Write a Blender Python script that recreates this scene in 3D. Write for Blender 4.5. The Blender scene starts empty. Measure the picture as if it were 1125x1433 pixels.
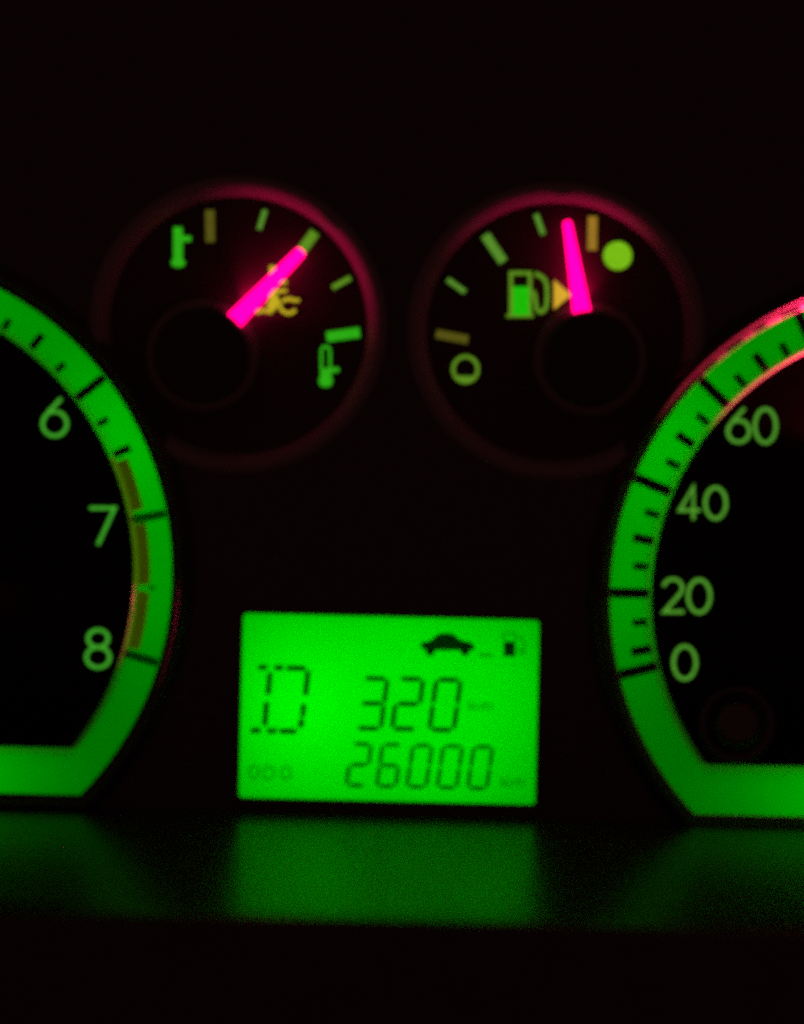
import bpy, bmesh, math
from mathutils import Vector, Matrix
from mathutils.geometry import delaunay_2d_cdt, tessellate_polygon

# ------------------------------------------------------------------ frame of reference
S = 0.00015                 # metres per unit (one unit = one photo pixel on the panel plane)
Z0 = 0.20                   # height of the picture centre above the lap of the dashboard
ROLL = math.radians(1.4)    # the photograph is tipped a little clockwise
DIST = 0.60
C = bpy.context.scene.collection
sc = bpy.context.scene
R = math.radians

# camera
cam_data = bpy.data.cameras.new("camera")
cam = bpy.data.objects.new("camera", cam_data)
C.objects.link(cam)
cam.matrix_world = Matrix.Translation((0, -DIST, Z0)) @ Matrix.Rotation(R(90), 4, 'X') @ Matrix.Rotation(ROLL, 4, 'Z')
cam_data.sensor_fit = 'VERTICAL'
cam_data.sensor_height = 24.0
cam_data.lens = 24.0 * DIST / (1433 * S)
cam_data.clip_start = 0.01
cam_data.clip_end = 10.0
cam_data.dof.use_dof = True                # hand-held shot, a touch out of focus
cam_data.dof.focus_distance = DIST + 0.060
cam_data.dof.aperture_fstop = 4.3
sc.camera = cam

# world: the unlit cabin at night
world = bpy.data.worlds.new("World")
sc.world = world
world.use_nodes = True
bg = world.node_tree.nodes['Background']
bg.inputs['Color'].default_value = (1.0, 0.27, 0.27, 1)
bg.inputs['Strength'].default_value = 0.042

sc.view_settings.view_transform = 'Standard'
sc.view_settings.look = 'None'
sc.view_settings.exposure = 0.0
sc.view_settings.gamma = 1.0
sc.cycles.use_denoising = False
sc.cycles.max_bounces = 8
sc.cycles.transparent_max_bounces = 12
sc.cycles.filter_width = 2.2


def up(x, y):
    """Photo pixel -> upright panel coordinates (u right, v up)."""
    dx, dy = x - 562.5, 716.5 - y
    return (dx * math.cos(ROLL) - dy * math.sin(ROLL), dx * math.sin(ROLL) + dy * math.cos(ROLL))


def W(u, v, d=0.0):
    """Panel units (d towards the viewer) -> world."""
    return Vector((u * S, -d * S, Z0 + v * S))


def lin(r, g, b):
    f = lambda c: (c / 255 / 12.92) if c <= 10 else ((c / 255 + 0.055) / 1.055) ** 2.4
    return (f(r), f(g), f(b))


# ------------------------------------------------------------------ materials
def nodes_of(name):
    m = bpy.data.materials.new(name)
    m.use_nodes = True
    nt = m.node_tree
    return m, nt, nt.nodes, nt.links


def plastic(name, col, rough, grain=2500.0, bump=0.06, metallic=0.0, spec=0.5, var=0.08, mix=0.2):
    m, nt, N, L = nodes_of(name)
    p = N['Principled BSDF']
    tc = N.new('ShaderNodeTexCoord')
    nz = N.new('ShaderNodeTexNoise')
    nz.inputs['Scale'].default_value = grain
    nz.inputs['Detail'].default_value = 4
    L.new(tc.outputs['Object'], nz.inputs['Vector'])
    wear = N.new('ShaderNodeTexNoise')
    wear.inputs['Scale'].default_value = 60
    wear.inputs['Detail'].default_value = 6
    L.new(tc.outputs['Object'], wear.inputs['Vector'])
    mr = N.new('ShaderNodeMapRange')
    mr.inputs['To Min'].default_value = rough - var
    mr.inputs['To Max'].default_value = rough + var
    L.new(wear.outputs['Fac'], mr.inputs['Value'])
    L.new(mr.outputs['Result'], p.inputs['Roughness'])
    ramp = N.new('ShaderNodeMix')
    ramp.data_type = 'RGBA'
    ramp.inputs[6].default_value = (*[c * (1 - mix) for c in col], 1)
    ramp.inputs[7].default_value = (*[c * (1 + mix) for c in col], 1)
    L.new(nz.outputs['Fac'], ramp.inputs[0])
    L.new(ramp.outputs[2], p.inputs['Base Color'])
    b = N.new('ShaderNodeBump')
    b.inputs['Strength'].default_value = bump
    b.inputs['Distance'].default_value = 0.0002
    L.new(nz.outputs['Fac'], b.inputs['Height'])
    L.new(b.outputs['Normal'], p.inputs['Normal'])
    p.inputs['Metallic'].default_value = metallic
    p.inputs['Specular IOR Level'].default_value = spec
    return m


def lit(name, col, strength=1.0, mottle=0.12):
    """Back-lit translucent print or light-pipe pointer: gives off its own light, slightly mottled ink."""
    m, nt, N, L = nodes_of(name)
    N.remove(N['Principled BSDF'])
    out = N['Material Output']
    e = N.new('ShaderNodeEmission')
    e.inputs['Color'].default_value = (*col, 1)
    tc = N.new('ShaderNodeTexCoord')
    nz = N.new('ShaderNodeTexNoise')
    nz.inputs['Scale'].default_value = 900
    nz.inputs['Detail'].default_value = 3
    L.new(tc.outputs['Object'], nz.inputs['Vector'])
    mr = N.new('ShaderNodeMapRange')
    mr.inputs['To Min'].default_value = strength * (1 - mottle * 2)
    mr.inputs['To Max'].default_value = strength * (1 + mottle * 2)
    L.new(nz.outputs['Fac'], mr.inputs['Value'])
    L.new(mr.outputs['Result'], e.inputs['Strength'])
    L.new(e.outputs[0], out.inputs['Surface'])
    return m


def diffuser(name, col):
    """Translucent sheet lit by the lamps behind it."""
    m, nt, N, L = nodes_of(name)
    N.remove(N['Principled BSDF'])
    out = N['Material Output']
    t = N.new('ShaderNodeBsdfTranslucent')
    tc = N.new('ShaderNodeTexCoord')
    nz = N.new('ShaderNodeTexNoise')
    nz.inputs['Scale'].default_value = 300
    nz.inputs['Detail'].default_value = 5
    L.new(tc.outputs['Object'], nz.inputs['Vector'])
    mx = N.new('ShaderNodeMix')
    mx.data_type = 'RGBA'
    mx.inputs[6].default_value = (*[c * 0.96 for c in col], 1)
    mx.inputs[7].default_value = (*[min(1, c * 1.04) for c in col], 1)
    L.new(nz.outputs['Fac'], mx.inputs[0])
    L.new(mx.outputs[2], t.inputs['Color'])
    L.new(t.outputs[0], out.inputs['Surface'])
    return m


def filt(name, col):
    """Ink or liquid crystal that lets part of the back light through."""
    m, nt, N, L = nodes_of(name)
    N.remove(N['Principled BSDF'])
    out = N['Material Output']
    t = N.new('ShaderNodeBsdfTransparent')
    t.inputs['Color'].default_value = (*col, 1)
    L.new(t.outputs[0], out.inputs['Surface'])
    return m


def clear(name, fac, rough, frost):
    """Clear acrylic bead on the edge of the ring."""
    m, nt, N, L = nodes_of(name)
    N.remove(N['Principled BSDF'])
    out = N['Material Output']
    t = N.new('ShaderNodeBsdfTransparent')
    g = N.new('ShaderNodeBsdfGlossy')
    g.inputs['Roughness'].default_value = rough
    fr = N.new('ShaderNodeFresnel')
    fr.inputs['IOR'].default_value = 1.5
    mr = N.new('ShaderNodeMapRange')
    mr.inputs['To Min'].default_value = fac
    mr.inputs['To Max'].default_value = 1.0
    L.new(fr.outputs[0], mr.inputs['Value'])
    df = N.new('ShaderNodeBsdfDiffuse')
    df.inputs['Color'].default_value = (0.8, 0.8, 0.8, 1)
    m0 = N.new('ShaderNodeMixShader')
    m0.inputs[0].default_value = frost
    L.new(t.outputs[0], m0.inputs[1])
    L.new(df.outputs[0], m0.inputs[2])
    t = m0
    mx = N.new('ShaderNodeMixShader')
    L.new(mr.outputs[0], mx.inputs[0])
    L.new(t.outputs[0], mx.inputs[1])
    L.new(g.outputs[0], mx.inputs[2])
    L.new(mx.outputs[0], out.inputs['Surface'])
    return m


M = {}
M['panel'] = plastic('black_panel_plastic', (0.034, 0.030, 0.028), 0.55, grain=420, bump=0.12, mix=0.7)
M['ledge'] = plastic('satin_dashboard_plastic', (0.022, 0.021, 0.021), 0.31, grain=1600, bump=0.05, spec=0.44, var=0.03)
M['lower'] = plastic('matte_dashboard_plastic', (0.020, 0.018, 0.018), 0.60)
M['bezel'] = plastic('bezel_plastic', (0.030, 0.028, 0.028), 0.26, bump=0.02, spec=0.28)
M['ring'] = plastic('satin_grey_trim', (0.17, 0.15, 0.155), 0.60, bump=0.02, metallic=0.0, spec=0.3)
M['hub'] = plastic('hub_plastic', (0.012, 0.012, 0.012), 0.45, bump=0.02)
M['hubring'] = plastic('hub_collar_plastic', (0.13, 0.11, 0.115), 0.40, bump=0.02)
M['face'] = plastic('dial_face_print', (0.009, 0.007, 0.007), 0.70, bump=0.03, spec=0.12)
M['gaugeface'] = plastic('gauge_face_print', (0.050, 0.034, 0.034), 0.70, bump=0.05, spec=0.12)
M['box'] = plastic('light_box_plastic', (0.10, 0.10, 0.10), 0.8)
M['whitebox'] = plastic('white_light_box', (0.62, 0.62, 0.62), 0.8)
M['band'] = diffuser('green_backlit_band', (0.015, 0.80, 0.0))
M['lcd'] = diffuser('green_lcd_backlight', (0.006, 0.80, 0.0))
M['tick'] = plastic('black_tick_ink', (0.006, 0.006, 0.006), 0.6)
M['tickdim'] = filt('thin_black_tick_ink', (0.25, 0.19, 0.25))
M['tickmid'] = filt('olive_tick_ink', (0.6, 0.34, 0.4))
M['clear'] = clear('clear_acrylic_edge', 0.02, 0.25, 0.11)
M['knob'] = plastic('knob_plastic', (0.012, 0.014, 0.010), 0.24, bump=0.02, spec=1.0)
M['seg'] = filt('dark_lcd_segment', (0.2, 0.20, 0.2))
M['segmid'] = filt('medium_lcd_segment', (0.3, 0.36, 0.3))
M['segdim'] = filt('faint_lcd_print', (0.5, 0.68, 0.5))
M['carseg'] = filt('car_lcd_symbol', (0.1, 0.17, 0.1))
M['red'] = lit('pink_lit_pointer', (5.0, 0.0, 0.60), 1.0, 0.03)
M['redneedle'] = lit('red_lit_needle', (3.0, 0.03, 0.35), 1.0, 0.03)
M['green'] = lit('green_lit_print', lin(44, 172, 20))
M['greendim'] = lit('dim_green_lit_print', lin(86, 140, 42))
M['greenolive'] = lit('olive_green_lit_print', lin(92, 140, 30))
M['greenpump'] = lit('bright_green_lit_print', lin(28, 186, 8))
M['olive'] = lit('dim_olive_lit_print', lin(84, 80, 20))
M['amber'] = lit('dim_amber_lit_print', lin(150, 112, 34))
M['orange'] = lit('amber_lit_print', lin(216, 168, 46))
M['yellow'] = lit('yellow_lit_print', lin(196, 172, 30))
M['lime'] = lit('lime_lit_print', lin(120, 186, 22))
M['numl'] = lit('green_lit_numeral', lin(60, 162, 38))
M['numr'] = lit('grey_green_lit_numeral', lin(78, 152, 42))
M['redzone'] = lit('red_zone_print', lin(46, 62, 0))
M['redline'] = lit('red_zone_border_print', lin(66, 104, 0))


# ------------------------------------------------------------------ object helpers
def thing(name, label, cat, u, v, d=0, group=None):
    o = bpy.data.objects.new(name, None)
    o.empty_display_size = 0.01
    C.objects.link(o)
    o.location = W(u, v, d)
    o['label'] = label
    o['category'] = cat
    if group:
        o['group'] = group
    return o


def origin_of(o):
    p = Vector((0, 0, 0))
    while o is not None:
        p += o.location
        o = o.parent
    return p


def link(name, bm, mat, parent=None, smooth=False, label=None, loc=None):
    bmesh.ops.recalc_face_normals(bm, faces=bm.faces)
    me = bpy.data.meshes.new(name)
    base = origin_of(parent) if parent else Vector((0, 0, 0))
    off = base + (loc or Vector((0, 0, 0)))
    if parent is None and loc is None:
        off = Vector((0, 0, 0))
    bmesh.ops.translate(bm, verts=bm.verts, vec=-off)
    bm.to_mesh(me)
    bm.free()
    me.materials.append(M[mat])
    if smooth:
        for f in me.polygons:
            f.use_smooth = True
    o = bpy.data.objects.new(name, me)
    C.objects.link(o)
    if parent:
        o.parent = parent
    if loc is not None:
        o.location = loc
    if label:
        o['label'] = label
    return o


def slab(bm, pts, d0, d1):
    """Extruded polygon: pts in (u,v), front face at d1, back at d0. Concave outlines allowed."""
    n = len(pts)
    back = [bm.verts.new(W(u, v, d0)) for u, v in pts]
    front = [bm.verts.new(W(u, v, d1)) for u, v in pts]
    for tri in tessellate_polygon([[Vector((u, v, 0)) for u, v in pts]]):
        try:
            bm.faces.new([front[i] for i in tri])
            bm.faces.new([back[i] for i in reversed(tri)])
        except ValueError:
            pass
    for i in range(n):
        j = (i + 1) % n
        bm.faces.new([back[i], back[j], front[j], front[i]])


def ribbon(bm, pts, w, d0, d1, closed=False):
    """Stroke of width w along a polyline, as a thin solid with mitred corners."""
    n = len(pts)
    P = [Vector(p) for p in pts]
    Lf, Rt = [], []
    for i in range(n):
        if closed:
            a, b = P[i] - P[i - 1], P[(i + 1) % n] - P[i]
        else:
            a = P[i] - P[i - 1] if i > 0 else P[1] - P[0]
            b = P[i + 1] - P[i] if i < n - 1 else P[-1] - P[-2]
        a, b = a.normalized(), b.normalized()
        t = (a + b)
        t = t.normalized() if t.length > 1e-6 else a
        nrm = Vector((-t.y, t.x))
        k = max(0.4, nrm.dot(Vector((-a.y, a.x))))
        Lf.append(P[i] + nrm * (w / 2 / k))
        Rt.append(P[i] - nrm * (w / 2 / k))
    V = [[bm.verts.new(W(q.x, q.y, d)) for q in arr] for arr, d in ((Lf, d1), (Rt, d1), (Lf, d0), (Rt, d0))]
    m = n if closed else n - 1
    for i in range(m):
        j = (i + 1) % n
        for x, y in ((0, 1), (1, 3), (3, 2), (2, 0)):
            bm.faces.new([V[x][i], V[x][j], V[y][j], V[y][i]])
    if not closed:
        for i in (0, n - 1):
            bm.faces.new([V[0][i], V[1][i], V[3][i], V[2][i]])


def arc(cx, cy, rx, ry, a0, a1, n):
    return [(cx + rx * math.cos(R(a0 + (a1 - a0) * i / n)), cy + ry * math.sin(R(a0 + (a1 - a0) * i / n))) for i in range(n + 1)]


def ring(cx, cy, rx, ry, n=40):
    return arc(cx, cy, rx, ry, 0, 360, n)[:-1]


def upl(pts):
    return [up(*p) for p in pts]


def rect_pts(u0, v0, u1, v1, r=0.0, n=5):
    if r <= 0:
        return [(u0, v0), (u1, v0), (u1, v1), (u0, v1)]
    out = []
    for cx, cy, a in ((u1 - r, v0 + r, -90), (u1 - r, v1 - r, 0), (u0 + r, v1 - r, 90), (u0 + r, v0 + r, 180)):
        out += arc(cx, cy, r, r, a, a + 90, n)
    return out


def bar(p0, p1, w):
    a, b = Vector(p0), Vector(p1)
    t = (b - a).normalized()
    q = Vector((-t.y, t.x)) * w / 2
    return [tuple(a + q), tuple(a - q), tuple(b - q), tuple(b + q)]


# ------------------------------------------------------------------ big dials' outline: a circle cut off by a level chord
class Dial:
    def __init__(self, cu, cv, Ro, Ri, vo, vi):
        self.cu, self.cv, self.Ro, self.Ri, self.vo, self.vi = cu, cv, Ro, Ri, vo, vi

    def outline(self, r, v, n=160, m=40):
        """Closed loop: arc of radius r from the chord's right end round to its left end, then along the chord at height v."""
        a = math.asin((v - self.cv) / r)
        a0, a1 = math.degrees(a), 180 - math.degrees(a)
        p = arc(self.cu, self.cv, r, r, a0, a1, n)
        x0, x1 = p[-1][0], p[0][0]
        p += [(x0 + (x1 - x0) * i / m, v) for i in range(1, m)]
        return p

    def off(self, k, n=160, m=40):
        return self.outline(self.Ro + k, self.vo - k, n, m)

    def inn(self, k, n=160, m=40):
        return self.outline(self.Ri + k, self.vi - k, n, m)


def loft(bm, loops):
    rows = [[bm.verts.new(W(u, v, d)) for u, v in pts] for pts, d in loops]
    n = len(rows[0])
    for A, B in zip(rows, rows[1:]):
        for i in range(n):
            j = (i + 1) % n
            bm.faces.new([A[i], A[j], B[j], B[i]])
    return rows


TACH = Dial(-763.8, -101.9, 444.6, 391.0, -407.0, -342.0)
SPEED = Dial(735.0, -104.3, 441.6, 383.0, -413.0, -343.0)
G1 = (-235.8, 255.8)
G2 = (209.3, 257.7)
GR_IN, GR_OUT = 181.0, 203.0
CREST = 14.0


def keep_out(u, v, k):
    """Slide a point of a small gauge outwards until it clears the big dial's bezel crest."""
    for D in (TACH, SPEED):
        du, dv = u - D.cu, v - D.cv
        r = math.hypot(du, dv)
        if r < D.Ro + k:
            u, v = D.cu + du * (D.Ro + k) / r, D.cv + dv * (D.Ro + k) / r
    return u, v


LCD = (-218.8, -405.2, 196.2, -147.0)      # u0, v0, u1, v1
CREASE = -424.0

# ------------------------------------------------------------------ the panel (black face with openings) and the dashboard below it
holes = [TACH.off(20, 120, 30), SPEED.off(20, 120, 30), ring(*G1, 194, 194, 80), ring(*G2, 194, 194, 80),
         rect_pts(LCD[0] - 3, LCD[1] - 3, LCD[2] + 3, LCD[3] + 3, 7)]
PX0, PX1, PV1 = -1500, 1480, 1050
outer = [(PX0, CREASE), (PX1, CREASE), (PX1, PV1), (PX0, PV1)]
verts, edges = [], []
for lp in [outer] + holes:
    b = len(verts)
    verts += [Vector(p) for p in lp]
    edges += [(b + i, b + (i + 1) % len(lp)) for i in range(len(lp))]
vo, eo, fo, *_ = delaunay_2d_cdt(verts, edges, [], 1, 1e-4)


def inside(p, poly):
    c = False
    j = len(poly) - 1
    for i in range(len(poly)):
        if (poly[i][1] > p[1]) != (poly[j][1] > p[1]) and p[0] < (poly[j][0] - poly[i][0]) * (p[1] - poly[i][1]) / (poly[j][1] - poly[i][1]) + poly[i][0]:
            c = not c
        j = i
    return c


bm = bmesh.new()
bv = [bm.verts.new(W(p.x, p.y, 0)) for p in vo]
for f in fo:
    c = (sum(vo[i].x for i in f) / len(f), sum(vo[i].y for i in f) / len(f))
    if any(inside(c, h) for h in holes):
        continue
    bm.faces.new([bv[i] for i in f])
bmesh.ops.delete(bm, geom=[v for v in bm.verts if not v.link_faces], context='VERTS')
ex = bmesh.ops.extrude_face_region(bm, geom=list(bm.faces))
bmesh.ops.translate(bm, verts=[e for e in ex['geom'] if isinstance(e, bmesh.types.BMVert)], vec=(0, 10 * S, 0))
panel = link('instrument_panel', bm, 'panel')
panel['kind'] = 'structure'
panel['label'] = 'black instrument panel behind the gauges and display'

# ledge: slopes gently down towards the driver from the foot of the panel, rounded lip, then drops away
tilt = R(12)
prof = [(0, CREASE)]
for i in range(1, 9):
    prof.append((415 * i / 8, CREASE - 415 * math.tan(tilt) * i / 8))
e0 = prof[-1]
lip = [(e0[0] + 18 * math.sin(R(a)), e0[1] - 18 * (1 - math.cos(R(a))) - 18 * math.sin(R(a)) * 0.2) for a in (15, 30, 45, 60, 75, 90)]
drop = [(e0[0] + 18, e0[1] - 60), (e0[0] + 10, e0[1] - 250), (e0[0] - 30, e0[1] - 700), (e0[0] - 60, -Z0 / S)]


def sheet(profile, name, mat, thick=14):
    b = bmesh.new()
    NX = 24
    rows = [[b.verts.new(W(PX0 + (PX1 - PX0) * j / NX, v, d)) for j in range(NX + 1)] for d, v in profile]
    for A, B in zip(rows, rows[1:]):
        for j in range(NX):
            b.faces.new([A[j], A[j + 1], B[j + 1], B[j]])
    o = link(name, b, mat, smooth=True)
    return o


ledge = sheet(prof + lip[:2], 'dashboard_ledge', 'ledge')
ledge['kind'] = 'structure'
ledge['label'] = 'satin black dashboard ledge mirroring the green display'
lower = sheet(lip[1:] + drop, 'dashboard', 'lower')
lower['kind'] = 'structure'
lower['label'] = 'dark lower dashboard below the ledge'


# ------------------------------------------------------------------ big dials
def dial_band_mesh(D):
    b = bmesh.new()
    A, B = D.off(0), D.inn(0)
    ra = [b.verts.new(W(u, v, 0)) for u, v in A]
    rb = [b.verts.new(W(u, v, 0)) for u, v in B]
    n = len(ra)
    for i in range(n):
        j = (i + 1) % n
        b.faces.new([ra[i], ra[j], rb[j], rb[i]])
    return b


def bead(D, f, k, w, h):
    b = bmesh.new()
    loops = []
    for a in range(0, 181, 30):
        loops.append((f(k + w * math.cos(R(a))), 0.4 + h * math.sin(R(a))))
    loft(b, loops)
    return b


def led(name, u, v, d, power, col, size=0.004):
    l = bpy.data.lights.new(name, 'POINT')
    l.energy = power
    l.color = col
    l.shadow_soft_size = size
    o = bpy.data.objects.new(name, l)
    C.objects.link(o)
    o.location = W(u, v, d)
    return o


def needle_fill_spot(u, v, d, tu, tv, td, power, angle, blend, col=(1.0, 0.02, 0.10), size=0.0004):
    """Added spot standing in for needle glow on the rims round its dial."""
    l = bpy.data.lights.new('needle_fill_spot', 'SPOT')
    l.energy = power
    l.color = col
    l.shadow_soft_size = size
    l.spot_size = R(angle)
    l.spot_blend = blend
    o = bpy.data.objects.new('needle_fill_spot', l)
    C.objects.link(o)
    o.location = W(u, v, d)
    o.rotation_euler = (W(tu, tv, td) - W(u, v, d)).to_track_quat('-Z', 'Y').to_euler()


def big_dial(D, name, label, cat, lamps, needle_angle, edge, outer_mat):
    t = thing(name, label, cat, D.cu, D.cv)
    link('backlit_band', dial_band_mesh(D), 'band', t)
    b = bmesh.new()                                   # dial face inside the band
    slab(b, D.inn(-0.2), -8, -1.0)
    link('dial_face', b, 'face', t)
    link('inner_edge', bead(D, D.inn, edge - 0.5, edge, 4.5), 'clear', t, True)
    if outer_mat:
        link('outer_edge', bead(D, D.off, 3.0, 5.0, 5.0), outer_mat, t, True)
    b = bmesh.new()                                   # dark surround: inner wall, crest, outer flank
    inner = (((-0.6, -6), (-0.2, 0.6), (5, 2), (9, 8), (10, 16)),) if outer_mat else (((-0.6, -6), (-0.2, 0.6)), ((-0.2, 0.6), (9.2, 0.9)), ((9.2, 0.9), (10, 16)))
    for prof in inner + (((10, 16), (10.4, 17.2), (11.5, 18.0), (CREST, 18.5), (18, 16.5), (21, 12.5), (24, 8), (27, 4), (31, 0.5), (32, -3)),):
        loft(b, [(D.off(k), d) for k, d in prof])
    link('bezel', b, 'bezel', t, True)
    b = bmesh.new()                                   # opaque box behind that keeps its lamps to this dial
    loft(b, [(D.off(3), -6), (D.off(3), -300)])
    vv = [b.verts.new(W(u, v, -300)) for u, v in D.off(3, 60, 12)]
    b.faces.new(vv)
    link('light_box', b, 'box', t)
    for u, v, p in lamps:
        led('backlight_lamp', u, v, -170, p, (0.02, 1.0, 0.0))
    # needle, hub
    b = bmesh.new()
    a = R(needle_angle)
    dv = (math.cos(a), math.sin(a))
    p0 = (D.cu + dv[0] * 80, D.cv + dv[1] * 80)
    p1 = (D.cu + dv[0] * (D.Ri - 8), D.cv + dv[1] * (D.Ri - 8))
    q = (-dv[1], dv[0])
    slab(b, [(p0[0] + q[0] * 12, p0[1] + q[1] * 12), (p0[0] - q[0] * 12, p0[1] - q[1] * 12),
             (p1[0] - q[0] * 5, p1[1] - q[1] * 5), (p1[0] + q[0] * 5, p1[1] + q[1] * 5)], 14, 22)
    link('pointer', b, 'redneedle', t)
    b = bmesh.new()
    loft(b, [(ring(D.cu, D.cv, 92, 92, 64), -1), (ring(D.cu, D.cv, 92, 92, 64), 24), (ring(D.cu, D.cv, 86, 86, 64), 30), (ring(D.cu, D.cv, 1, 1, 64), 31)])
    link('hub', b, 'hub', t)
    return t


def polar(D, ang, r):
    return (D.cu + r * math.cos(R(ang)), D.cv + r * math.sin(R(ang)))


def tick(parent, D, ang, r0, r1, w, mat, dirang=None):
    b = bmesh.new()
    slab(b, bar(polar(D, ang, r0), polar(D, ang, r1), w), 0.6, 1.6)
    return link('tick_mark', b, mat, parent)


def sector(D, r0, r1, a0, a1, d0, d1, n=10):
    b = bmesh.new()
    pts = [polar(D, a0 + (a1 - a0) * i / n, r1) for i in range(n + 1)] + [polar(D, a1 + (a0 - a1) * i / n, r0) for i in range(n + 1)]
    slab(b, pts, d0, d1)
    return b


tach = big_dial(TACH, 'tachometer', 'large left dial with a green ring and numerals 6, 7 and 8', 'tachometer',
                [(*polar(TACH, 66, 418), 0.0031), (*polar(TACH, 28, 418), 0.0098), (*polar(TACH, -4, 418), 0.0042), (-640, -378, 0.0098), (-900, -378, 0.006),
                 (*polar(TACH, 100, 418), 0.012), (*polar(TACH, 140, 418), 0.012), (*polar(TACH, 180, 418), 0.012)], 168, 4.8, None)
for x in range(0, 33):                              # every 250 rpm
    rpm = x / 4
    ang = 39.3 + 27.35 * (6 - rpm)
    if ang > 200:
        continue
    if x % 4 == 0:
        tick(tach, TACH, ang, 393, 443, 12, 'tickmid' if rpm >= 7 else 'tick')
    elif x % 2 == 0:
        if rpm == 7.5:
            tick(tach, TACH, ang, 412, 422, 4, 'tickmid')
        else:
            tick(tach, TACH, ang, 398, 423, 10.5, 'tick')
    elif rpm < 6.5:
        tick(tach, TACH, ang, 397, 414, 9, 'tickdim')
for a0, a1 in ((24.0, 13.6), (10.9, -1.2), (-2.6, -14.0)):
    seg = link('red_zone_bar', sector(TACH, 397.5, 413, a0, a1, 0.6, 1.2), 'redzone', tach)
    link('border', sector(TACH, 391.6, 397.2, a0 + 1.2, a1 - 1.2, 0.6, 1.2), 'redline', seg)

speed = big_dial(SPEED, 'speedometer', 'large right dial with a green ring and numerals 0, 20, 40 and 60', 'speedometer',
                 [(*polar(SPEED, 150, 415), 0.0090), (*polar(SPEED, 112, 415), 0.0026), (*polar(SPEED, 182, 415), 0.0048), (620, -378, 0.0082), (880, -378, 0.006),
                  (*polar(SPEED, 80, 415), 0.012), (*polar(SPEED, 40, 415), 0.012), (*polar(SPEED, 0, 415), 0.012)], 95, 5.5, 'clear')
TK = [(195.3, 'M'), (191.6, 'm'), (186.0, 's'), (180.2, 'M')]
for i in range(1, 33):
    TK.append((180.2 - i * 5.4, 'M' if i % 4 == 0 else ('m' if i % 2 == 0 else 's')))
for ang, k in TK:
    if k == 'M':
        tick(speed, SPEED, ang, 386, 441, 14, 'tick')
    elif k == 'm':
        tick(speed, SPEED, ang, 389, 418, 12, 'tick')
    else:
        tick(speed, SPEED, ang, 390, 411, 10, 'tickdim')


needle_fill_spot(700, 92, -0.1, 508, 240, 3, 1.0, 64, 0.6, size=0.0001)  # added red spot low on the dial face, beside the needle
needle_fill_spot(-666, -112, 0, -374, -170, 2, 0.055, 26, 0.6, size=0.0001)  # added red spot across the hub from the needle, reddens the inner edge

# ------------------------------------------------------------------ numerals: round strokes inside boxes given in photo pixels
def glyph(ch, x0, y0, x1, y1, w, mat, parent, name='numeral'):
    h = w / 2
    x0, y0, x1, y1 = x0 + h, y0 + h, x1 - h, y1 - h
    cx, cy = (x0 + x1) / 2, (y0 + y1) / 2
    rx, ry = (x1 - x0) / 2, (y1 - y0) / 2
    b = bmesh.new()
    A = lambda a, bb, *k: [(px, 2 * k[1] - py) for px, py in arc(k[0], k[1], k[2], k[3], a, bb, k[4])]   # angle counted with y up
    if ch == '0':
        ribbon(b, upl(ring(cx, cy, rx, ry, 48)), w, 0.2, 1.2, True)
    elif ch == '8':
        r1 = (y1 - y0) * 0.23
        r2 = (y1 - y0) * 0.27
        ribbon(b, upl(ring(cx, y0 + r1, rx * 0.86, r1, 36)), w, 0.2, 1.2, True)
        ribbon(b, upl(ring(cx, y1 - r2, rx, r2, 36)), w, 0.3, 1.4, True)
    elif ch == '6':
        r2 = rx
        ribbon(b, upl(ring(cx, y1 - r2, rx, r2, 40)), w, 0.2, 1.2, True)
        tail = [(x0 + 0.02 * rx, y1 - r2)]
        tail = [(x0 + rx * 0.03, y1 - r2 * 1.05), (x0 + rx * 0.14, y1 - r2 * 1.5), (x0 + rx * 0.52, y1 - r2 * 2.0), (cx + rx * 0.55, y0)]
        ribbon(b, upl(tail), w, 0.3, 1.4)
    elif ch == '7':
        ribbon(b, upl([(x0 - h, y0), (x1, y0), (x0 + rx * 0.55, y1 + h)]), w, 0.2, 1.2)
    elif ch == '4':
        ribbon(b, upl([(x1 + h, y1 - ry * 0.48), (x0 + rx * 0.05, y1 - ry * 0.48), (x0 + rx * 1.45, y0), (x0 + rx * 1.45, y1 + h)]), w, 0.2, 1.2)
    elif ch == '2':
        ry2 = rx * 0.95
        top = A(170, -35, cx, y0 + ry2, rx, ry2, 18)
        ribbon(b, upl(top + [(x0 + 1, y1), (x1 + h, y1)]), w, 0.2, 1.2)
    return link(name, b, mat, parent)


glyph('6', 57, 555, 96, 612.5, 5.0, 'numl', tach)
glyph('7', 125.5, 708.5, 163, 762.5, 5.0, 'numl', tach)
glyph('8', 118.5, 879, 156, 936.5, 5.0, 'numl', tach)
for ch, x0, y0, x1, y1 in (('6', 1016, 569, 1051, 621), ('0', 1054, 570, 1088, 622), ('4', 948, 679, 980, 727), ('0', 984.5, 680, 1018, 728),
                           ('2', 926, 808, 957, 858.5), ('0', 960.5, 809, 996, 859.5), ('0', 940, 902, 976, 952.5)):
    glyph(ch, x0, y0, x1, y1, 4.7, 'numr', speed)


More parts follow.
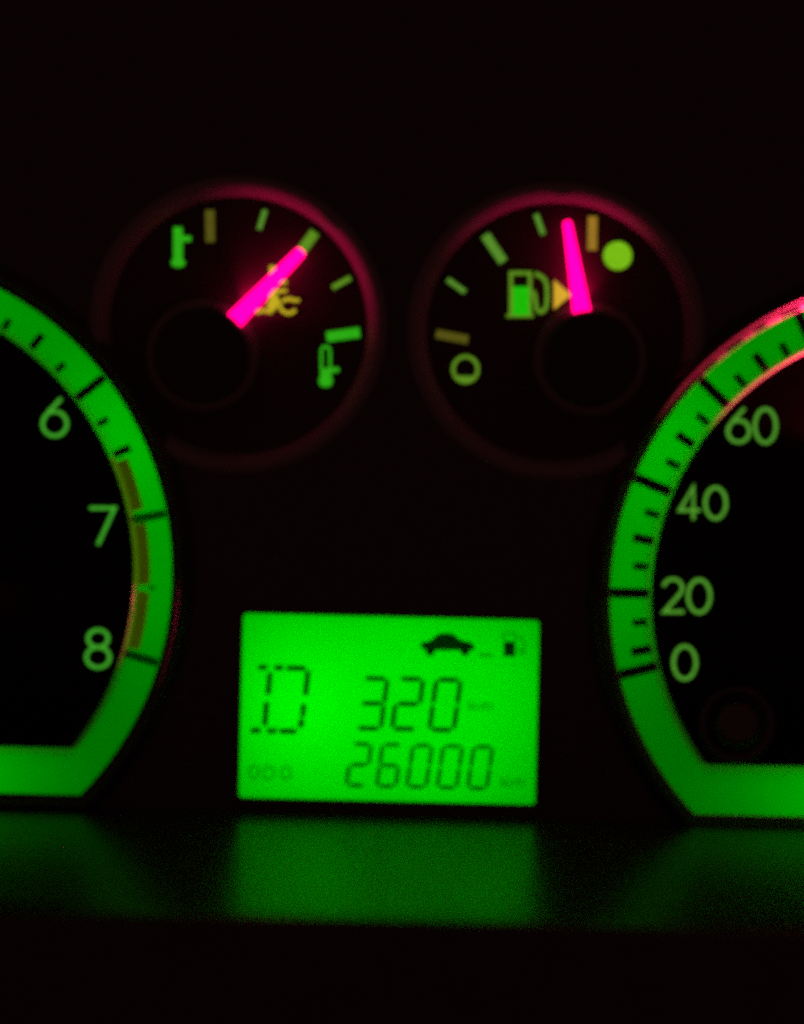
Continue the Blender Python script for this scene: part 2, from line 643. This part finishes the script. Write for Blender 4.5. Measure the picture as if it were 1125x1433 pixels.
# ------------------------------------------------------------------ trip reset knob standing out of the right dial
ku, kv = up(1031, 1014)
knob = thing('reset_knob', 'small black push knob at the lower left of the right dial', 'knob', ku, kv, -1)
b = bmesh.new()
loft(b, [(ring(ku, kv, 54, 54, 64), -1), (ring(ku, kv, 53.5, 53.5, 64), 4), (ring(ku, kv, 51, 51, 64), 7), (ring(ku, kv, 48, 48, 64), 7.5), (ring(ku, kv, 44, 44, 64), 4), (ring(ku, kv, 33, 33, 64), 0.5)])
link('collar', b, 'knob', knob, True)
b = bmesh.new()
loft(b, [(ring(ku, kv, 33, 33, 64), -1), (ring(ku, kv, 33, 33, 64), 8), (ring(ku, kv, 31, 31, 64), 14), (ring(ku, kv, 28, 28, 64), 18), (ring(ku, kv, 24, 24, 64), 20.5), (ring(ku, kv, 22.5, 22.5, 64), 20.8),
         (ring(ku, kv, 21, 21, 64), 20.5), (ring(ku, kv, 1, 1, 64), 19.5)])
link('button', b, 'knob', knob, True)


# ------------------------------------------------------------------ the two small gauges
FACE_D = -10.0


def small_gauge(name, label, cat, c, pivot, base, tip, wb, wt, glow):
    t = thing(name, label, cat, *c)
    n = 128
    b = bmesh.new()                                   # grey trim ring: sloping inner wall, crest, outer edge
    rows = []
    for r, d in ((GR_IN - 1.5, FACE_D - 3), (GR_IN, FACE_D + 1), (GR_IN + 5, -2), (GR_IN + 12, 5), (GR_IN + 17, 7.5), (GR_OUT, 6.5), (GR_OUT + 4, 3), (GR_OUT + 6, 0.3), (GR_OUT + 6, -4)):
        rows.append([b.verts.new(W(*keep_out(c[0] + r * math.cos(2 * math.pi * i / n), c[1] + r * math.sin(2 * math.pi * i / n), CREST + 3), d)) for i in range(n)])
    for A, B in zip(rows, rows[1:]):
        for i in range(n):
            j = (i + 1) % n
            try:
                b.faces.new([A[i], A[j], B[j], B[i]])
            except ValueError:
                pass
    link('trim_ring', b, 'ring', t, True)
    b = bmesh.new()
    slab(b, [keep_out(*p, CREST + 3) for p in ring(*c, GR_IN + 2, GR_IN + 2, n)], FACE_D - 10, FACE_D)
    link('dial_face', b, 'gaugeface', t)
    pu, pv = pivot
    b = bmesh.new()
    loft(b, [(ring(pu, pv, 80, 80, 72), FACE_D + 0.2), (ring(pu, pv, 79, 79, 72), FACE_D + 3), (ring(pu, pv, 74, 74, 72), FACE_D + 6.5), (ring(pu, pv, 66, 66, 72), FACE_D + 7)])
    link('collar', b, 'hubring', t, True)
    b = bmesh.new()
    loft(b, [(ring(pu, pv, 67, 67, 72), FACE_D + 4), (ring(pu, pv, 67, 67, 72), 12), (ring(pu, pv, 63, 63, 72), 16), (ring(pu, pv, 1, 1, 72), 17)])
    link('hub', b, 'hub', t)
    b = bmesh.new()                                   # lit pointer, running in under the hub; ridge along its top
    a, e = Vector(base), Vector(tip)
    dirv = (e - a).normalized()
    nn = Vector((-dirv.y, dirv.x))
    sect = []
    for p, w in ((a - dirv * 12, wb), (a, wb), (e - dirv * 3, wt), (e, wt * 0.7)):
        sect.append([b.verts.new(W(*(p + nn * (w / 2) * s), d)) for s, d in ((-1, 2), (-1, 7), (-0.4, 10), (0.4, 10), (1, 7), (1, 2))])
    for A, B in zip(sect, sect[1:]):
        for i in range(6):
            b.faces.new([A[i], A[(i + 1) % 6], B[(i + 1) % 6], B[i]])
    b.faces.new(sect[0])
    b.faces.new(list(reversed(sect[-1])))
    link('pointer', b, 'red', t)
    far = a + dirv * 180
    st = a + dirv * 20
    needle_fill_spot(st.x, st.y, -2.5, far.x, far.y, 2, glow, 135, 1.0, (1.0, 0.005, 0.12))  # added spot under the pointer, brightens the trim ring
    return t


def mark(parent, p0, p1, w, mat, name='tick_mark'):
    b = bmesh.new()
    slab(b, bar(up(*p0), up(*p1), w), FACE_D + 0.2, FACE_D + 1.2)
    return link(name, b, mat, parent)


FD0, FD1 = FACE_D + 0.2, FACE_D + 1.2
temp = small_gauge('temperature_gauge', 'small round temperature gauge with a pink pointer tilted up to the right', 'gauge',
                   G1, up(283, 497), up(326, 451), up(423, 351), 25, 15, 0.018)
mark(temp, (293, 293), (293.5, 338), 12.5, 'olive')
mark(temp, (370.5, 293), (362, 320), 6.5, 'greendim')
mark(temp, (440.5, 324), (415, 359), 14, 'greenolive')
mark(temp, (490, 388), (465, 402), 7, 'greenolive')
mark(temp, (503, 464.5), (457, 471), 14, 'green')
# cold and hot thermometers
b = bmesh.new()
slab(b, upl([(242, 317), (254, 317), (255, 329), (267, 330), (266, 337), (255, 337), (254.5, 362), (258, 365), (257, 371), (252, 373), (245, 373), (239.5, 370), (239, 365), (242, 361)]), FD0, FD1)
link('cold_symbol', b, 'green', temp)
b = bmesh.new()
ribbon(b, upl([(449.5, 517), (449.5, 490), (451.5, 485.5), (455.5, 484.5), (459.5, 485.5), (461.5, 490), (461.5, 513)]), 3.6, FD0, FD1)
slab(b, upl([(448, 516), (463, 513.5), (474, 514), (474, 520), (463.5, 521), (463.5, 526), (465.5, 532), (463, 539), (456, 541.5), (448, 539.5), (445.5, 533), (448, 526)]), FD0, FD1 + 0.2)
link('hot_symbol', b, 'green', temp)
b = bmesh.new()
slab(b, bar(up(380.5, 371), up(380.5, 424), 8), FD0, FD1)
slab(b, upl(ring(380.5, 427, 7.5, 7.5, 20)), FD0, FD1 + 0.1)
for y in (381, 395, 407):
    slab(b, bar(up(384.5, y), up(401, y - 1), 5), FD0, FD1 - 0.1)
ribbon(b, upl([(394, 421.5), (399, 418.5), (405, 417.5), (411, 419.5), (418.5, 419.5)]), 4.8, FD0, FD1)
ribbon(b, upl([(358, 436.5), (368, 434), (378, 436), (386, 415), (394, 434), (402, 438), (408, 437), (413, 432.5)]), 4.8, FD0, FD1)
link('coolant_symbol', b, 'yellow', temp)

fuel = small_gauge('fuel_gauge', 'small round fuel gauge with a pink pointer standing nearly upright', 'gauge',
                   G2, up(826, 502), up(815.5, 446), up(793.3, 310), 25, 11, 0.0125)
mark(fuel, (750.5, 299), (760.5, 327), 7, 'greendim')
mark(fuel, (679, 328), (704.5, 365.5), 13, 'greendim')
mark(fuel, (626.5, 390.5), (651, 408), 7, 'greendim')
mark(fuel, (610.5, 466.5), (655, 475), 12, 'olive')
mark(fuel, (830, 302), (829.2, 349), 13, 'amber')
b = bmesh.new()
slab(b, ring(*up(865, 357), 20, 20, 48), FD0, FD1)
link('full_symbol', b, 'lime', fuel)
b = bmesh.new()
eu, ev = up(651.5, 516.4)
ribbon(b, ring(eu, ev, 17.2, 17.8, 48), 4.8, FD0, FD1, True)
slab(b, [(eu + 15 * math.cos(R(a)), ev + 15.5 * math.sin(R(a))) for a in range(218, 323, 8)], FD0, FD1 + 0.2)
link('empty_symbol', b, 'greenolive', fuel)
# fuel pump: outlined head, filled body, hose
b = bmesh.new()
ribbon(b, upl([(715.3, 402), (715.3, 381.3), (742, 381.3), (742, 402)]), 5.2, FD0, FD1)
slab(b, upl([(712.7, 402), (744.6, 402), (744.6, 439), (747, 439), (747, 443.5), (709, 443.5), (709, 439), (712.7, 439)]), FD0, FD1 - 0.2)
pump = link('fuel_pump_symbol', b, 'greenolive', fuel)
b = bmesh.new()
slab(b, upl([(718, 400.5), (740.5, 400.5), (740.5, 440.5), (718, 440.5)]), FD1, FD1 + 0.5)
link('pump_body', b, 'greenpump', pump)
b = bmesh.new()
ribbon(b, upl([(749, 382), (757, 385.5), (763, 391), (765.8, 399), (766.3, 415), (765, 428), (761.5, 434), (756.5, 436), (752, 433), (750, 424), (749, 413), (746, 406)]), 5.6, FD0, FD1)
link('pump_hose', b, 'greenolive', pump)
b = bmesh.new()
slab(b, upl([(775.5, 391), (799.5, 412), (775.5, 432.5)]), FD0, FD1)
link('arrow_symbol', b, 'orange', fuel)

# ------------------------------------------------------------------ the liquid-crystal display
du, dv = (LCD[0] + LCD[2]) / 2, LCD[1]
disp = thing('trip_display', 'bright green rectangular display reading D, 320 km and 26000 km', 'display', du, dv)
b = bmesh.new()
b.faces.new([b.verts.new(W(u, v, -4)) for u, v in rect_pts(LCD[0] - 4, LCD[1] - 4, LCD[2] + 4, LCD[3] + 4)])
link('screen', b, 'lcd', disp)
b = bmesh.new()
out_r, in_r = rect_pts(LCD[0] - 12, LCD[1] - 12, LCD[2] + 12, LCD[3] + 12, 10), rect_pts(*LCD, 6)
loft(b, [(out_r, -2), (out_r, 1.6), (rect_pts(LCD[0] - 3, LCD[1] - 3, LCD[2] + 3, LCD[3] + 3, 7), 2.2), (in_r, 1.0), (in_r, -3.6)])
link('screen_frame', b, 'panel', disp)
b = bmesh.new()
loft(b, [(rect_pts(LCD[0] - 8, LCD[1] - 8, LCD[2] + 8, LCD[3] + 8), -4.5), (rect_pts(LCD[0] - 8, LCD[1] - 8, LCD[2] + 8, LCD[3] + 8), -190)])
b.faces.new([b.verts.new(W(u, v, -190)) for u, v in rect_pts(LCD[0] - 8, LCD[1] - 8, LCD[2] + 8, LCD[3] + 8)])
link('light_box', b, 'whitebox', disp)
for u, v, p in ((-135, -278, 0.0073), (10, -190, 0.0025), (70, -345, 0.0034), (150, -235, 0.0030), (-190, -180, 0.0008)):
    led('display_lamp', u, v, -130, p, (0.004, 1.0, 0.0), 0.006)

SD0, SD1 = -3.4, -2.6
SEGS = {'0': 'abcdef', '2': 'abged', '3': 'abgcd', '6': 'acdefg'}


def seven(ch, u, v, w, h, slant, th, mat):
    """Seven-segment digit; u, v = lower-left corner of the stroke centre lines."""
    b = bmesh.new()
    X = lambda x, y: (u + x + slant * y / h, v + y)
    g = th * 0.08
    t2 = th / 2

    def hseg(y):
        return [X(g + t2 * .6, y), X(g + t2 + 1, y + t2), X(w - g - t2 - 1, y + t2), X(w - g - t2 * .6, y), X(w - g - t2 - 1, y - t2), X(g + t2 + 1, y - t2)]

    def vseg(x, y0, y1):
        return [X(x, y0 + g), X(x + t2, y0 + g + t2), X(x + t2, y1 - g - t2), X(x, y1 - g), X(x - t2, y1 - g - t2), X(x - t2, y0 + g + t2)]
    tbl = {'a': hseg(h), 'g': hseg(h / 2), 'd': hseg(0), 'b': vseg(w, h / 2, h), 'c': vseg(w, 0, h / 2), 'f': vseg(0, h / 2, h), 'e': vseg(0, 0, h / 2)}
    for s in SEGS[ch]:
        slab(b, tbl[s], SD0, SD1)
    return link('digit', b, mat, disp)


for ch, x, y in (('3', 498.5, 1019), ('2', 548.5, 1019.7), ('0', 601, 1021)):
    seven(ch, *up(x, y), 34, 70, 8, 6.4, 'seg')
for ch, x, y in (('2', 484.5, 1099), ('6', 527, 1100), ('0', 569.5, 1101), ('0', 612, 1102), ('0', 654.5, 1103)):
    seven(ch, *up(x, y), 26.5, 58, 7.2, 5.6, 'segmid')
b = bmesh.new()
for p0, p1 in (((361, 934), (373.5, 934)), ((384, 934.5), (396.5, 934.5)), ((401, 935), (427.5, 935.5)),
               ((377.6, 941.5), (374.8, 972)), ((372.9, 982.5), (370.2, 1016)), ((431, 939), (427.3, 973)), ((425.3, 985.5), (423, 1003)), ((422.6, 1006), (419.8, 1018.5)),
               ((351, 1022.5), (364.5, 1022.5)), ((373.5, 1023), (387, 1023)), ((391, 1023.2), (414.5, 1023.5))):
    slab(b, bar(up(*p0), up(*p1), 7.4), SD0, SD1)
link('gear_letter', b, 'seg', disp)
b = bmesh.new()
q = lambda x, y: (480 + x / 4.018, 870 + y / 4.018)
slab(b, upl([q(*p) for p in ((434, 128), (446, 116), (490, 108), (522, 78), (545, 66), (600, 64), (628, 74), (662, 104), (715, 116), (738, 130), (740, 152), (728, 162),
                             (470, 162), (440, 148))]), SD0, SD1)
for wx, wy in ((490, 170), (686, 168)):
    slab(b, upl(ring(*q(wx, wy), 6.2, 6.2, 20)), SD0, SD1 + 0.3)
link('car_symbol', b, 'carseg', disp)
b = bmesh.new()
slab(b, bar(up(670.5, 916.5), up(690, 917.5), 4.5), SD0, SD1)
link('dash_symbol', b, 'segdim', disp)
b = bmesh.new()
slab(b, upl([q(*p) for p in ((903, 112), (970, 112), (970, 196), (903, 196))]), SD0, SD1)
ps = link('low_fuel_symbol', b, 'carseg', disp)
b = bmesh.new()
ribbon(b, upl([q(*p) for p in ((903, 108), (903, 66), (968, 66), (968, 108))]), 3, SD0, SD1)
ribbon(b, upl([q(*p) for p in ((985, 85), (1015, 100), (1022, 130), (1020, 178), (1000, 182), (992, 140))]), 3, SD0, SD1)
link('hose_symbol', b, 'segdim', ps)
# small fixed print
b = bmesh.new()
ribbon(b, upl(ring(355.3, 1081, 6.3, 8.8, 24)), 3.2, SD0, SD1, True)
ribbon(b, upl([(369.5, 1072.6), (376, 1072.6), (382, 1075.2), (384.6, 1081.4), (382, 1087.6), (376, 1090.4), (369.5, 1090.4)]), 3.2, SD0, SD1, True)
ribbon(b, upl(ring(400.2, 1082, 6.8, 8.8, 24)), 3.2, SD0, SD1, True)
link('odometer_caption', b, 'segdim', disp)


def km(x0, y0, x1, y1):
    b = bmesh.new()
    w = 3.0
    h = y1 - y0
    xa = x0 + (x1 - x0) * 0.36
    ribbon(b, upl([(x0 + 1.5, y0), (x0 + 1.5, y1)]), w, SD0, SD1)
    ribbon(b, upl([(xa, y0 + h * .32), (x0 + 4.2, y0 + h * .66), (xa + .5, y1)]), w * .9, SD0, SD1)
    xm = x0 + (x1 - x0) * 0.50
    for i in range(3):
        xx = xm + (x1 - 1.5 - xm) * i / 2
        ribbon(b, upl([(xx, y0 + h * .34), (xx, y1)]), w, SD0, SD1)
    ribbon(b, upl([(xm + 1.6, y0 + h * .40), (x1 - 3.1, y0 + h * .40)]), w * .8, SD0, SD1 - 0.2)
    link('unit_caption', b, 'segdim', disp)


km(655.5, 980, 689, 994.5)
km(700.5, 1086, 734, 1101.5)
